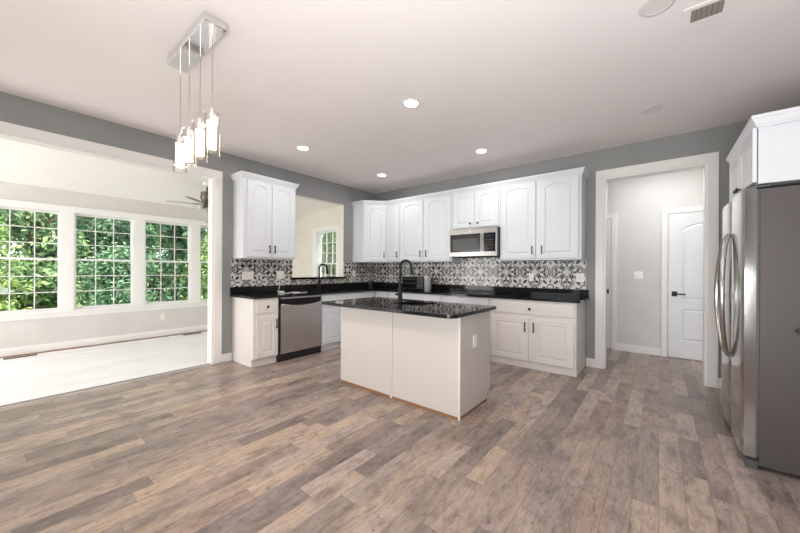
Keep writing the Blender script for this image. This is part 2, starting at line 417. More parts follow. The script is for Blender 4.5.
# windows
def window(name, label, width, mt):
    """double hung window in local coordinates: x along, y = 0 at the wall's inner face (room at -y), z up"""
    f = B(); w = width; t = .016
    f.box(0, w, .02, .12, WZ0, WZ0 + t).box(0, w, .02, .12, WZ1 - t, WZ1).box(0, t, .02, .12, WZ0 + t, WZ1 - t).box(w - t, w, .02, .12, WZ0 + t, WZ1 - t)
    o = link(name, f.xf(mt), 'window_white'); tag(o, label, None, None, 'structure')
    for nm, z0, z1, y in (('upper_sash', 1.385, WZ1 - t - .001, .085), ('lower_sash', WZ0 + t + .001, 1.415, .045)):
        s = B(); a0, a1 = t + .001, w - t - .001; q = .03 if nm[0] == 'l' else .026
        s.box(a0, a1, y - .015, y + .015, z0, z0 + q).box(a0, a1, y - .015, y + .015, z1 - q, z1)
        s.box(a0, a0 + .024, y - .015, y + .015, z0 + q, z1 - q).box(a1 - .024, a1, y - .015, y + .015, z0 + q, z1 - q)
        for k in (1, 2):
            xm = a0 + .024 + (a1 - a0 - .048) * k / 3; zm = z0 + q + (z1 - z0 - 2 * q) * k / 3
            s.box(xm - .006, xm + .006, y - .008, y + .008, z0 + q, z1 - q).box(a0 + .024, a1 - .024, y - .0075, y + .0075, zm - .006, zm + .006)
        so_ = link(nm, s.xf(mt), 'window_white', o)
        link('pane', B().box(a0 + .02, a1 - .02, y - .002, y + .002, z0 + .02, z1 - .02).xf(mt), 'pane_glass', so_)
    return o
lab = ['leftmost sunroom window, cut off by the frame', 'second sunroom window from the left', 'third sunroom window from the left', 'rightmost sunroom window beside the opening casing']
for i, (a, c) in enumerate(wy[:4]):
    window('window_%d' % (i + 1), lab[i], c - a, Matrix.Translation((SX, a, 0)) @ Matrix.Rotation(PI / 2, 4, 'Z'))
window('window_5', 'sunroom end window seen through the pass-through', EX1 - EX0, Matrix.Translation((EX0, SE, 0)))
# window casings of the sunroom: head, stool, apron and mullion boards
b = B(); ya, yb_ = -7.58, -1.46
b.box(SX, SX + .018, ya, yb_, WZ1 - .01, WZ1 + .085, .002).box(SX, SX + .045, ya - .03, yb_ + .03, WZ0 - .03, WZ0 + .005, .004).box(SX, SX + .016, ya, yb_, WZ0 - .095, WZ0 - .03, .002)
e = [ya] + [v for p_ in ws for v in p_] + [yb_]
for i in range(0, len(e), 2): b.box(SX, SX + .018, e[i] - (.0 if i == 0 else .012), e[i + 1] + (.012 if i < len(e) - 2 else 0), WZ0 + .005, WZ1 - .01)
struct('trim_1', b, 'window_white', 'white casing around the sunroom windows')
b = B(); 
b.box(EX0 - .15, EX0 + .005, SE - .018, SE, WZ0, WZ1 - .01).box(EX1 - .012, EX1 + .085, SE - .018, SE, WZ0, WZ1 - .01)
b.box(EX0 - .15, EX1 + .085, SE - .019, SE, WZ1 - .01, WZ1 + .085).box(EX0 - .1, EX1 + .1, SE - .045, SE, WZ0 - .03, WZ0).box(EX0 - .085, EX1 + .085, SE - .018, SE, WZ0 - .1, WZ0 - .03)
struct('trim_2', b, 'window_white', 'white casing around the end window')
# cased opening to the sunroom
b = B()
b.box(0, .02, OPY, OPY + CAS, 0, HD, .004).box(0, .02, -6.3 - CAS, OPY + CAS, HD + .001, HD + CAS, .004).box(0, .02, -6.3 - CAS, -6.3, 0, HD, .004)
b.box(-.14, .005, OPY - .02, OPY + .004, 0, HD).box(-.14, .005, -6.3, OPY - .02, HD - .02, HD + .004).box(-.14, .005, -6.3, -6.28, 0, HD - .02)
b.box(-.14, -.12, OPY, OPY + CAS, 0, HD).box(-.14, -.12, -6.3 - CAS, OPY + CAS, HD + .004, HD + CAS)
struct('trim_3', b, 'trim_white', 'white casing of the wide sunroom opening')
struct('trim_4', B().box(-.055, -.015, -6.28, OPY - .02, .0005, .008, .002), 'vent_grey', 'thin grey threshold strip of the sunroom opening')
# hall opening casing
b = B()
b.box(DL - .095, DL, -.02, 0, 0, DH, .004).box(DR, DR + .095, -.02, 0, 0, DH, .004).box(DL - .095, DR + .095, -.0205, 0, DH + .0005, DH + .1, .004)
b.box(DL - .004, DL + .02, -.005, .14, 0, DH - .02).box(DR - .02, DR + .004, -.005, .14, 0, DH - .02).box(DL - .004, DR + .004, -.005, .14, DH - .02, DH + .004)
b.box(DL - .09, DL - .004, .12, .138, 0, DH).box(DR + .004, DR + .09, .12, .138, 0, DH)
struct('trim_5', b, 'trim_white', 'white casing of the opening to the hallway')
def base(b, x0, x1, y0, y1, h=.11): b.box(x0, x1, y0, y1, .0, h - .02).box(x0 + (.004 if x1 - x0 < .03 else 0), x1 - (.004 if x1 - x0 < .03 and x0 < 0 else 0), y0 + (.005 if y1 - y0 < .03 else 0), y1, h - .02, h)
b = B(); base(b, 0, .015, OPY + CAS + .001, -2.775); base(b, 0, .015, YB, -6.3 - CAS - .001); struct('baseboard_left', b, 'trim_white', 'white baseboard on the left wall')
b = B(); base(b, 3.945, DL - .096, -.015, 0); base(b, DR + .096, XR, -.015, 0); struct('baseboard_back', b, 'trim_white', 'white baseboard on the back wall')
b = B(); base(b, 4.17, 4.735, 1.255, 1.27); base(b, 5.68, 7.0, 1.255, 1.27); base(b, 2.4, 3.2, 1.255, 1.27); struct('baseboard_hall', b, 'trim_white', 'white baseboard along the hallway wall')
b = B().box(SX, SX + .016, YB, SE, .012, .105).box(SX, SX + .010, YB, SE, .105, .12); struct('baseboard_sunroom', b, 'window_white', 'white baseboard under the sunroom windows')
b = B().box(SX + .016, SX + .085, YB, SE - .001, .0005, .003); struct('trim_6', b, 'raw_wood', 'bare wood strip along the sunroom baseboard')
# hall doors
def hall_door(name, label, x0, x1, hx, dirx, top=2.105):
    y = 1.27
    b = B().panel(x0, x1, .012, .79, y - .025, .024, .15, .25, .07, 0).panel(x0, x1, .79, top, y - .025, .024, .15, .07, .15, .085, 16)
    o = struct(name, b, 'door_white', label)
    c = B(); 
    c.box(x0 - .078, x0 - .008, y - .02, y, 0, top + .012, .003).box(x1 + .008, x1 + .078, y - .02, y, 0, top + .012, .003).box(x0 - .078, x1 + .078, y - .0205, y, top + .0125, top + .085, .003)
    link('door_casing', c, 'trim_white', o)
    h = B().box(hx - .032, hx + .032, y - .034, y - .025, .90, .972, .003).cyl((hx, y - .034, .935), (hx, y - .06, .935), .011)
    h.box(min(hx - .01 * dirx, hx + .125 * dirx), max(hx - .01 * dirx, hx + .125 * dirx), y - .07, y - .056, .925, .945, .004)
    link('lever_handle', h, 'black_metal', o)
hall_door('door_1', 'white arched two panel hallway door with black lever', 4.822, 5.60, 4.895, 1)
hall_door('door_2', 'white hallway door partly hidden by the left casing', 3.33, 4.092, 4.035, -1)

# ------------------------------------------------------------------ cabinets
def bar_handle(parent, x, z0, z1, yf):
    b = B().box(x - .006, x + .006, yf - .032, yf - .022, z0, z1, .002)
    for z in (z0 + .015, z1 - .015): b.box(x - .005, x + .005, yf - .023, yf, z - .005, z + .005)
    return link('handle', b, 'black_metal', parent, world=False)
def knob(parent, x, z, yf):
    b = B().cyl((x, yf, z), (x, yf - .016, z), .006).box(x - .014, x + .014, yf - .028, yf - .015, z - .014, z + .014, .003)
    return link('knob', b, 'black_metal', parent, world=False)
def cabinet(label, loc, rz, wd, dp, h, doors, drawers=(), toe=0, toe_in=.03, group=None, wm='cabinet_white', sides=None):
    t = thing('wall_cabinet' if toe == 0 else 'base_cabinet', label, 'cabinet', loc, rz, group)
    b = B(); b.box(.0015, wd - .0015, -dp, -.001, toe, h, .0015)
    link('body', b, wm, t, world=False)
    if toe: link('toe_kick', B().box(.0015, wd - .0015, -dp + toe_in, -.002, .0, toe - .0005), wm, t, world=False)
    yf = -dp - .02
    for x0, x1, z0, z1, arch, hd in doors:
        d = link('door', B().panel(x0, x1, z0, z1, yf, .0195, min(.075, (x1 - x0) * .2), .062, .055 if arch else .062, arch), wm, t, world=False)
        if hd and hd[0] == 'bar': bar_handle(d, hd[1], hd[2], hd[3], yf)
        elif hd: knob(d, hd[1], hd[2], yf)
    for x0, x1, z0, z1, kn in drawers:
        d = link('drawer', B().box(x0, x1, yf, yf + .0195, z0, z1, .004), wm, t, world=False)
        if kn: knob(d, kn[0], kn[1], yf)
    return t
UB, UT = 1.408, 2.50; UH = UT - UB; AR = .045
D0, D1 = .025, 2.475 - UB
hz0, hz1 = 1.487 - UB, 1.60 - UB
W = .764
cabinet('white two door wall cabinet above the dishwasher counter', (0, -2.767, UB), PI / 2, W, .305, UH,
        [(.05, .377, D0, D1, AR, ('bar', .348, hz0, hz1)), (.394, W - .025, D0, D1, AR, ('bar', .424, hz0, hz1))])
# diagonal corner cabinet
t = thing('wall_cabinet', 'white angled corner wall cabinet with one door', 'cabinet', (0, 0, UB))
link('body', B().prism([(.001, -.001), (.001, -.609), (.305, -.609), (.609, -.305), (.609, -.001)], UB, UT), 'cabinet_white', t)
L = .43; mt = Matrix.Translation((.305, -.609, UB)) @ Matrix.Rotation(PI / 4, 4, 'Z')
d = link('door', B().panel(.022, L - .022, D0, D1, -.02, .0195, .07, .062, .055, AR).xf(mt), 'cabinet_white', t)
hb = B().box(L - .056, L - .044, -.052, -.042, hz0, hz1, .002)
for z in (hz0 + .015, hz1 - .015): hb.box(L - .055, L - .045, -.043, -.02, z - .005, z + .005)
link('handle', hb.xf(mt), 'black_metal', d)
def up(label, x0, x1, doors, z0=UB): 
    return cabinet(label, (x0, 0, z0), 0, x1 - x0, .305, UT - z0, [(a - x0, b_ - x0, c - z0, d_ - z0, ar, ((h[0], h[1] - x0, h[2] - z0) if len(h) == 3 else (h[0], h[1] - x0, h[2] - z0, h[3] - z0))) for a, b_, c, d_, ar, h in doors])
DT = 2.475; DB = 1.433
up('narrow white one door wall cabinet beside the corner', .61, .95, [(.632, .935, DB, DT, AR, ('bar', .895, 1.487, 1.60))])
up('white two door wall cabinet left of the microwave', .951, 2.05, [(.965, 1.468, DB, DT, AR, ('bar', 1.428, 1.487, 1.60)), (1.512, 2.025, DB, DT, AR, ('bar', 1.55, 1.487, 1.60))])
up('short white two door cabinet directly above the microwave', 2.051, 2.862, [(2.078, 2.445, 1.925, DT, AR, ('knob', 2.39, 1.985)), (2.462, 2.838, 1.925, DT, AR, ('knob', 2.515, 1.985))], 1.905)
up('white two door wall cabinet right of the microwave', 2.863, 3.937, [(2.885, 3.372, DB, DT, AR, ('bar', 3.333, 1.487, 1.60)), (3.42, 3.905, DB, DT, AR, ('bar', 3.462, 1.487, 1.60))])
CP = [(0, 2.485), (.008, 2.485), (.010, 2.498), (.015, 2.502), (.030, 2.533), (.035, 2.537), (.038, 2.557), (0, 2.557)]
o = link('crown_molding', B().sweep([(.0, -.61), (.306, -.61), (.61, -.306), (3.938, -.306), (3.938, -.0)], CP), 'cabinet_white')
tag(o, 'white crown molding along the top of the back wall cabinets', 'molding')
o = link('crown_molding', B().sweep([(.0, -2.768), (.306, -2.768), (.306, -2.002), (.0, -2.002)], CP), 'cabinet_white')
tag(o, 'white crown molding on the cabinet above the dishwasher', 'molding')

# base cabinets, left wall
BH = .883
cabinet('narrow white base cabinet left of the dishwasher', (0, -2.767, 0), PI / 2, .335, .60, BH,
        [(.035, .315, .115, .645, 0, ('bar', .292, .476, .60))], [(.035, .315, .69, .862, (.175, .772))], toe=.1, toe_in=.045, wm='cabinet_warm')
cabinet('white sink base cabinet right of the dishwasher', (0, -1.735, 0), PI / 2, 1.12, .60, BH,
        [(.03, .545, .115, .645, 0, ('bar', .51, .50, .62)), (.575, 1.09, .115, .645, 0, ('bar', .61, .50, .62))], [(.03, 1.09, .69, .862, None)], toe=.1, toe_in=.045)
t = thing('base_cabinet', 'white corner base unit behind the island', 'cabinet', (0, 0, 0))
link('body', B().box(.001, .60, -.612, -.001, 0, BH), 'cabinet_white', t)
# back wall
def bc(label, x0, x1, doors, drawers, wm='cabinet_white'):
    return cabinet(label, (x0, 0, 0), 0, x1 - x0, .59, BH, [(a - x0, b_ - x0, c, d_, 0, ('bar', h - x0, .476, .60)) for a, b_, c, d_, h in doors], [(a - x0, b_ - x0, .70, .866, (k - x0, .772) if k else None) for a, b_, k in drawers], toe=.09, toe_in=.012, wm=wm)
bc('white base cabinet beside the corner behind the island', .605, .945, [(.64, .92, .10, .65, .89)], [(.64, .92, None)])
bc('white base cabinet under the toaster oven', .946, 2.045, [(.97, 1.485, .10, .65, 1.44), (1.505, 2.02, .10, .65, 1.55)], [(.97, 2.02, None)])
bc('white base cabinet under the cooktop', 2.046, 2.845, [(2.07, 2.435, .10, .65, 2.40), (2.455, 2.82, .10, .65, 2.49)], [(2.07, 2.82, None)])
bc('white base cabinet with wide drawer at the right end', 2.846, 3.94, [(2.872, 3.378, .10, .645, 3.338), (3.428, 3.918, .10, .645, 3.447)], [(2.872, 3.918, 3.395)], 'cabinet_warm')

# countertops
t = thing('countertop', 'polished black granite countertop running around the corner', 'countertop', (0, 0, .884))
cx = [(.0005, -.0005), (.0005, -2.80), (.60, -2.80), (.635, -2.765), (.635, -.635), (3.985, -.635), (3.985, -.0005)]
link('slab', B().prism(cx, .884, .9135), 'granite', t)
b = B().box(.0005, .022, -2.80, -.022, .914, 1.014, .001).box(.0005, 3.975, -.022, -.0005, .914, 1.014, .001)
link('upstand', b, 'granite', t)
o = link('ledge', B().box(-.17, .05, PA + .002, PB + .0, PZ0 + .001, PZ0 + .031, .004).box(.0005, .05, PA - .03, PB + .035, PZ0 + .001, PZ0 + .031, .004), 'granite'); o.name = 'sill_ledge'
tag(o, 'black granite ledge of the pass-through opening', 'ledge')
# backsplash tiles
b = B().box(.0005, .009, PB + .0005, -.009, 1.0145, UB - .0005).box(.0005, .009, PA, PB, 1.0145, PZ0).box(.0005, .009, -2.79, PA - .0005, 1.0145, UB - .0005)
b.box(.0005, .009, PA - .0005, PA + .001, 1.0145, PZ0)
o = link('tile_backsplash', b, 'tile_left'); tag(o, 'black and white patterned tile backsplash around the pass-through', 'backsplash')
b = B().box(.0005, 3.94, -.009, -.0005, 1.0145, UB - .0005).box(2.052, 2.861, -.009, -.0005, UB - .0005, 1.47)
o = link('tile_backsplash', b, 'tile_back'); tag(o, 'black and white patterned tile backsplash under the microwave wall', 'backsplash')

# ------------------------------------------------------------------ dishwasher
t = thing('dishwasher', 'stainless steel dishwasher under the black counter', 'dishwasher', (0, -2.43, 0))
y0, y1 = -2.405, -1.752
link('body', B().box(.02, .585, y0 - .02, y1 + .014, .11, .88), 'dark_gap', t)
b = B(); n = 16; fr = []
ol = [(y0, .108), (y1, .108)] + [(y1 + (y0 - y1) * i / n, .782 - .036 * math.sin(PI * i / n)) for i in range(n + 1)]
for X in (.586, .618): fr.append([b.bm.verts.new((X, y, z)) for y, z in ol])
N = len(ol)
for i in range(N): b.bm.faces.new((fr[0][i], fr[0][(i + 1) % N], fr[1][(i + 1) % N], fr[1][i]))
b.bm.faces.new(fr[0]); b.bm.faces.new(fr[1])
d = link('door', b, 'steel', t)
b = B(); b.tube([(.619 + .012 * math.sin(PI * i / n), y0 + .01 + (y1 - y0 - .02) * i / n, .782 - .036 * math.sin(PI * i / n)) for i in range(n + 1)], .009, 8)
link('handle', b, 'steel', d, smooth=True)
link('control_panel', B().box(.586, .602, y0, y1, .765, .856), 'black_gloss', t)
link('top_trim', B().box(.586, .622, y0, y1, .857, .879, .002), 'steel', t)
link('kick_plate', B().box(.52, .60, -2.425, y1 + .01, .0, .1, .003), 'black_plastic', t)

# ------------------------------------------------------------------ island
t = thing('kitchen_island', 'white kitchen island with flat panels under black granite', 'island', (2.63, -2.1, 0))
IX0, IX1, IY0, IY1 = 1.862, 3.392, -2.394, -1.80
b = B().box(IX0, IX1 - .018, IY0 + .012, IY1 - .06, 0.03, .70).box(IX0, IX1 - .018, IY1 - .061, IY1, .1, .883)
b.box(IX0, 2.50, IY0 + .012, IY1 - .061, .70, .883).box(2.91, IX1 - .018, IY0 + .012, IY1 - .061, .70, .883).box(2.50, 2.91, IY0 + .012, IY0 + .04, .70, .883)
link('body', b, 'island_white', t)
link('front_panel', B().box(IX0, 2.611, IY0, IY0 + .0115, .028, .8825, .001), 'island_white', t)
link('front_panel', B().box(2.639, IX1 - .012, IY0, IY0 + .0115, .028, .8825, .001), 'island_white', t)
link('batten', B().box(2.6115, 2.6385, IY0 - .006, IY0 + .0115, .006, .8825, .003), 'island_white', t)
b = B().box(IX1 - .0175, IX1, IY0 + .012, IY1 - .06, .028, .8825, .001).box(IX1 - .0175, IX1, IY1 - .0605, IY1 + .0, .1, .8825, .001)
link('side_panel', b, 'island_white', t)
link('corner_batten', B().box(IX1 - .0115, IX1 + .006, IY0 - .006, IY0 + .0115, .003, .8825, .004), 'cabinet_warm', t)
b = B().box(IX0 + .01, IX1 - .012, IY0 + .006, IY0 + .012, 0, .0275).box(IX1 - .0175, IX1 - .006, IY0 + .012, IY1 - .06, 0, .0275)
tag(link('bottom_strip', b, 'raw_wood', t), 'bare brown wood strip along the floor')
# top with sink hole
def rrect(x0, x1, y0, y1, rs, n=7):
    P = []
    for (cx_, cy_, a0), r in zip(((x1, y1, 0), (x0, y1, 90), (x0, y0, 180), (x1, y0, 270)), rs):
        qx, qy = cx_ - math.copysign(r, cx_ - (x0 + x1) / 2), cy_ - math.copysign(r, cy_ - (y0 + y1) / 2)
        for i in range(n): a = math.radians(a0 + 90 * i / (n - 1)); P.append((qx + r * math.cos(a), qy + r * math.sin(a)))
    return P
hole = rrect(2.545, 2.865, -2.26, -1.92, (.05,) * 4)
b = B().prism(rrect(1.795, 3.452, -2.612, -1.775, (.02, .02, .02, .07)), .884, .914, [hole])
link('granite_top', b, 'granite', t)
s = thing('sink', 'black prep sink set into the island top', 'sink', (2.705, -2.09, .72))
b = B(); rows = []
for rr, z, g in ((.05, .8835, .0), (.05, .76, .004), (.06, .735, .02), (.06, .735, .13)):
    rows.append([b.bm.verts.new((x, y, z)) for x, y in rrect(2.541 + g, 2.869 - g, -2.264 + g, -1.916 - g, (rr,) * 4)])
for a, c in zip(rows, rows[1:]):
    for i in range(len(a)): b.bm.faces.new((a[i], a[(i + 1) % len(a)], c[(i + 1) % len(a)], c[i]))
b.bm.faces.new(rows[-1])
link('basin', b, 'black_plastic', s, smooth=True)
link('drain', B().cyl((2.705, -2.09, .7355), (2.705, -2.09, .739), .04), 'chrome', s)
def plate(label, n_, mtx, kind='rocker', grp=None, wd=None):
    """wall plate facing local -y, centred on its own origin"""
    o = thing('wall_plate', label, 'switch plate' if kind == 'rocker' else 'outlet', mtx.to_translation())
    wd = wd or .07 + .046 * (n_ - 1)
    link('cover', B().box(-wd / 2, wd / 2, -.006, 0, -.058, .058, .003).xf(mtx), 'white_plastic', o)
    for k in range(n_):
        x = (k - (n_ - 1) / 2) * .046
        if kind == 'rocker': link('rocker', B().box(x - .0165, x + .0165, -.010, -.005, -.033, .033, .002).xf(mtx), 'white_plastic', o)
        else:
            for z in (-.02, .02): link('socket', B().cyl((x, -.005, z), (x, -.008, z), .016).xf(mtx), 'white_plastic', o)
    return o
RX, RL = Matrix.Rotation(PI / 2, 4, 'Z'), Matrix.Identity(4)
plate('white outlet on the right side of the island', 1, Matrix.Translation((IX1 + .0002, -2.125, .625)) @ RX, 'outlet')
plate('white triple switch plate on the tiles above the dishwasher cabinet', 3, Matrix.Translation((.0092, -2.567, 1.171)) @ RX)
plate('white double outlet plate on the tiles beside the pass-through', 2, Matrix.Translation((.0092, -2.078, 1.178)) @ RX, 'outlet')
plate('single white plate on the tiles right of the pass-through', 1, Matrix.Translation((.0092, -.58, 1.19)) @ RX)
plate('small white outlet on the tiles right of the microwave', 1, Matrix.Translation((3.222, -.0092, 1.165)) @ RL, 'outlet')
plate('double white switch plate at the right end of the tiles', 2, Matrix.Translation((3.872, -.0092, 1.173)) @ RL, wd=.1)
plate('white double switch plate on the hallway wall', 2, Matrix.Translation((4.46, 1.2698, 1.20)) @ RL)
plate('white outlet under the third sunroom window', 1, Matrix.Translation((SX + .0002, -2.876, .36)) @ RX, 'outlet')

# ------------------------------------------------------------------ faucets
def faucet(label, loc, rz, base_plate, hgt, reach, drop):
    t = thing('faucet', label, 'faucet', loc, rz)
    x, y, z = 0, 0, 0
    b = B().cyl((0, 0, 0), (0, 0, .16), .024).cyl((0, 0, .16), (0, 0, .168), .026)
    if base_plate: b.prism(rrect(-.035, .035, -.125, .125, (.034,) * 4), 0, .006)
    link('base', b, 'black_metal', t, world=False, smooth=True)
    R = reach / 2; pts = [(0, 0, .165), (0, 0, hgt - R)]
    for i in range(1, 15): a = PI * i / 14 * .94; pts.append((R - R * math.cos(a), 0, hgt - R + R * math.sin(a)))
    link('neck', B().tube(pts, .0135, 12), 'black_metal', t, world=False, smooth=True)
    e = Vector(pts[-1]); 
    link('spray_head', B().cyl(e + Vector((0, 0, .006)), e + Vector((.012, 0, -drop)), .015, .019), 'black_metal', t, world=False, smooth=True)
    link('lever', B().cyl((0, 0, .085), (-.012, -.075, .088), .011).ball((-.012, -.075, .088), .013), 'black_metal', t, world=False, smooth=True)
    return t
faucet('tall black gooseneck faucet on the island', (2.475, -2.09, .9142), .32, True, .45, .125, .10)
faucet('black gooseneck faucet in front of the pass-through', (.13, -1.45, .9142), .25, False, .44, .16, .10)
# kitchen sink under the pass-through
# ------------------------------------------------------------------ cooktop
t = thing('cooktop', 'black glass cooktop in the back counter below the microwave', 'cooktop', (2.46, -.33, .914))
link('glass_top', B().box(2.08, 2.83, -.585, -.075, .9142, .921, .002), 'cooktop_glass', t)
for x, y, r in ((2.27, -.44, .09), (2.64, -.44, .075), (2.27, -.2, .075), (2.64, -.2, .1)):
    link('burner_ring', B().lathe([(r, .9211), (r + .004, .9216), (r + .006, .9211)], (x, y, 0), 32), 'vent_grey', t)

# ------------------------------------------------------------------ microwave
t = thing('microwave', 'stainless over-the-range microwave with black window', 'microwave', (2.456, -.2, 1.474))
x0, x1, z0, z1, yf = 2.057, 2.857, 1.476, 1.898, -.385
link('body', B().box(x0, x1, yf, -.011, z0, z1, .002), 'gasket', t)
b = B().box(x0, x1, yf - .022, yf - .0005, 1.815, z1, .003).box(x0, x1, yf - .022, yf - .0005, z0, 1.545, .003)
b.box(x0, x0 + .018, yf - .022, yf - .0005, 1.545, 1.815).box(x1 - .022, x1, yf - .022, yf - .0005, 1.545, 1.815).box(2.594, 2.652, yf - .022, yf - .0005, 1.545, 1.815)
d = link('front_frame', b, 'steel_dark', t)
link('door_window', B().box(x0 + .0185, 2.5935, yf - .021, yf - .0005, 1.5455, 1.8145), 'black_gloss', t)
wm_ = link('window_screen', B().box(x0 + .06, 2.555, yf - .0218, yf - .0209, 1.575, 1.745), 'screen_grey', t)
cpn = link('control_panel', B().box(2.6525, x1 - .0225, yf - .021, yf - .0005, 1.5455, 1.8145), 'black_gloss', t)
link('display', B().box(2.69, 2.80, yf - .0218, yf - .0209, 1.755, 1.79), 'display', cpn)
for r in range(4):
    for c in range(3): link('button', B().box(2.692 + c * .038, 2.722 + c * .038, yf - .0222, yf - .0209, 1.575 + r * .042, 1.60 + r * .042, .0004), 'dark_gap', cpn)
link('handle', B().tube([(2.622, yf - .022, 1.562), (2.622, yf - .05, 1.575), (2.622, yf - .05, 1.785), (2.622, yf - .022, 1.798)], .009, 10), 'steel_dark', d, smooth=True)
link('badge', B().cyl((2.43, yf - .022, 1.857), (2.43, yf - .0245, 1.857), .016), 'chrome', d)
link('vent_grille', B().box(x0 + .02, x1 - .02, yf + .02, -.05, z0 - .006, z0 - .0005), 'dark_gap', t)

# ------------------------------------------------------------------ things on the counter
t = thing('toaster_oven', 'black toaster oven with silver knob panel on the back counter', 'toaster oven', (1.27, -.2, .9142))
x0, x1, ya, yb_ = 1.03, 1.50, -.345, -.06
link('body', B().box(x0, x1, ya, yb_, .93, 1.145, .008), 'black_plastic', t)
link('door', B().box(x0 + .012, 1.37, ya - .012, ya - .0005, .95, 1.13, .003), 'black_gloss', t)
link('door_handle', B().tube([(x0 + .05, ya - .012, 1.105), (x0 + .05, ya - .035, 1.105), (1.33, ya - .035, 1.105), (1.33, ya - .012, 1.105)], .006, 8), 'gasket', t)
link('rack_bar', B().box(x0 + .03, 1.35, ya - .0135, ya - .0121, 1.03, 1.034), 'slot_grey', t)
cp_ = link('control_panel', B().box(1.375, x1 - .004, ya - .012, ya - .0005, .945, 1.135, .002), 'fridge_side', t)
for z in (.975, 1.035, 1.095): link('knob', B().cyl((1.435, ya - .012, z), (1.435, ya - .03, z), .019), 'black_plastic', cp_)
for x in (x0 + .03, x1 - .03):
    for y in (ya + .03, yb_ - .03): link('foot', B().cyl((x, y, .9143), (x, y, .9305), .012), 'black_plastic', t)
t = thing('canister', 'clear plastic canister right of the toaster oven', 'canister', (1.585, -.33, .9142))
link('jar', B().lathe([(.0, .9145), (.056, .9145), (.06, .92), (.063, 1.13), (.057, 1.13), (.055, .925), (0, .922)], (1.585, -.33, 0)), 'milky_plastic', t, smooth=True)
link('lid', B().cyl((1.585, -.33, 1.131), (1.585, -.33, 1.15), .065), 'frosted_plastic', t)
link('contents', B().cyl((1.585, -.33, .9255), (1.585, -.33, .975), .052), 'frosted_plastic', t)
t = thing('canister', 'small black lidded canister in the counter corner', 'canister', (.29, -.4, .9142))
link('jar', B().lathe([(0, .9145), (.052, .9145), (.054, .92), (.054, 1.02), (0, 1.02)], (.29, -.4, 0)), 'black_plastic', t, smooth=True)
link('lid', B().lathe([(0, 1.0205), (.047, 1.0205), (.047, 1.045), (.015, 1.05), (.015, 1.062), (0, 1.064)], (.29, -.4, 0)), 'black_plastic', t, smooth=True)
# charger with cord
t = thing('phone_charger', 'white charger with a loose cord on the counter above the dishwasher', 'charger', (.30, -2.22, .9142))
link('adapter', B().box(.27, .33, -2.25, -2.19, .9145, .944, .006), 'white_plastic', t)
pts = [(.0185, -2.10, 1.16), (.045, -2.10, 1.15), (.06, -2.11, 1.06), (.09, -2.14, .96), (.14, -2.19, .925), (.22, -2.22, .930), (.265, -2.225, .932)]
def spline(p, k=6):
    p = [Vector(q) for q in p]; out = []
    for i in range(len(p) - 1):
        a, b_, c, d_ = p[max(i - 1, 0)], p[i], p[i + 1], p[min(i + 2, len(p) - 1)]
        for j in range(k):
            t_ = j / k; out.append(.5 * ((2 * b_) + (c - a) * t_ + (2 * a - 5 * b_ + 4 * c - d_) * t_ ** 2 + (3 * b_ - a - 3 * c + d_) * t_ ** 3))
    return out + [p[-1]]
link('cord', B().tube(spline(pts), .0035, 8), 'white_plastic', t, smooth=True)
pts = [(.332, -2.22, .928), (.38, -2.20, .9185), (.36, -2.12, .9185), (.30, -2.08, .9185), (.29, -2.0, .9185), (.36, -1.96, .9185), (.42, -2.02, .9185), (.40, -2.1, .9235), (.44, -1.95, .9185), (.40, -1.86, .9185)]
link('cord', B().tube(spline(pts), .0035, 8), 'white_plastic', t, smooth=True)
link('plug', B().box(.0175, .048, -2.115, -2.085, 1.145, 1.175, .003), 'white_plastic', t)

# ------------------------------------------------------------------ fridge
t = thing('refrigerator', 'tall stainless side-by-side refrigerator on the right', 'refrigerator', (5.55, -1.35, 0))
FY0, FY1, FX, FB = -1.805, -.89, 5.147, 5.226
link('body', B().box(FB, 5.96, FY0, FY1, .03, 1.79, .004), 'fridge_side', t)
SEAM = -1.335
for nm, a, c in (('door', FY0 + .003, SEAM - .003), ('door', SEAM + .003, FY1 - .003)):
    b = B(); n = 10
    ol = [(FB - .014, a), (FB - .014, c)] + [(FX + .012 * (abs(2 * i / n - 1) ** 4), c + (a - c) * i / n) for i in range(n + 1)]
    b.prism(ol, .075, 1.80)
    d = link(nm, b, 'steel_fridge', t)
    sg = -1 if a < -1.5 else 1
    pts = []
    for i in range(33):
        q = i / 32; bow = math.sin(PI * q)
        pts.append((FX - .010 - .048 * max(bow, 0) ** .6, SEAM + sg * (.028 + .115 * bow), .63 + .91 * q))
    pts = [(FX + .002, pts[0][1], pts[0][2])] + pts + [(FX + .002, pts[-1][1], pts[-1][2])]
    link('handle', B().tube(pts, .0155, 14), 'handle_steel', d, smooth=True)
link('gasket', B().box(FB - .0135, FB - .0005, FY0 + .006, FY1 - .006, .08, 1.79), 'gasket', t)
b = B().box(FX + .025, FB + .02, FY0 + .02, FY1 - .02, .03, .066)
link('kick_grille', b, 'dark_gap', t)
for y in (FY0 + .03, FY1 - .03):
    link('hinge_foot', B().box(FX + .02, FB + .0, y - .025, y + .025, .0, .052, .004), 'gasket', t)
    link('hinge_cap', B().box(FX + .02, FB + .05, y - .02, y + .02, 1.801, 1.815, .003), 'gasket', t)
    link('roller', B().cyl((5.85, y - .015, .02), (5.85, y + .015, .02), .02), 'black_plastic', t)
tag(link('knob', B().cyl((5.392, FY0, .905), (5.392, FY0 - .022, .905), .009).cyl((5.392, FY0 - .018, .905), (5.392, FY0 - .03, .905), .018), 'black_plastic', t), 'small black knob')
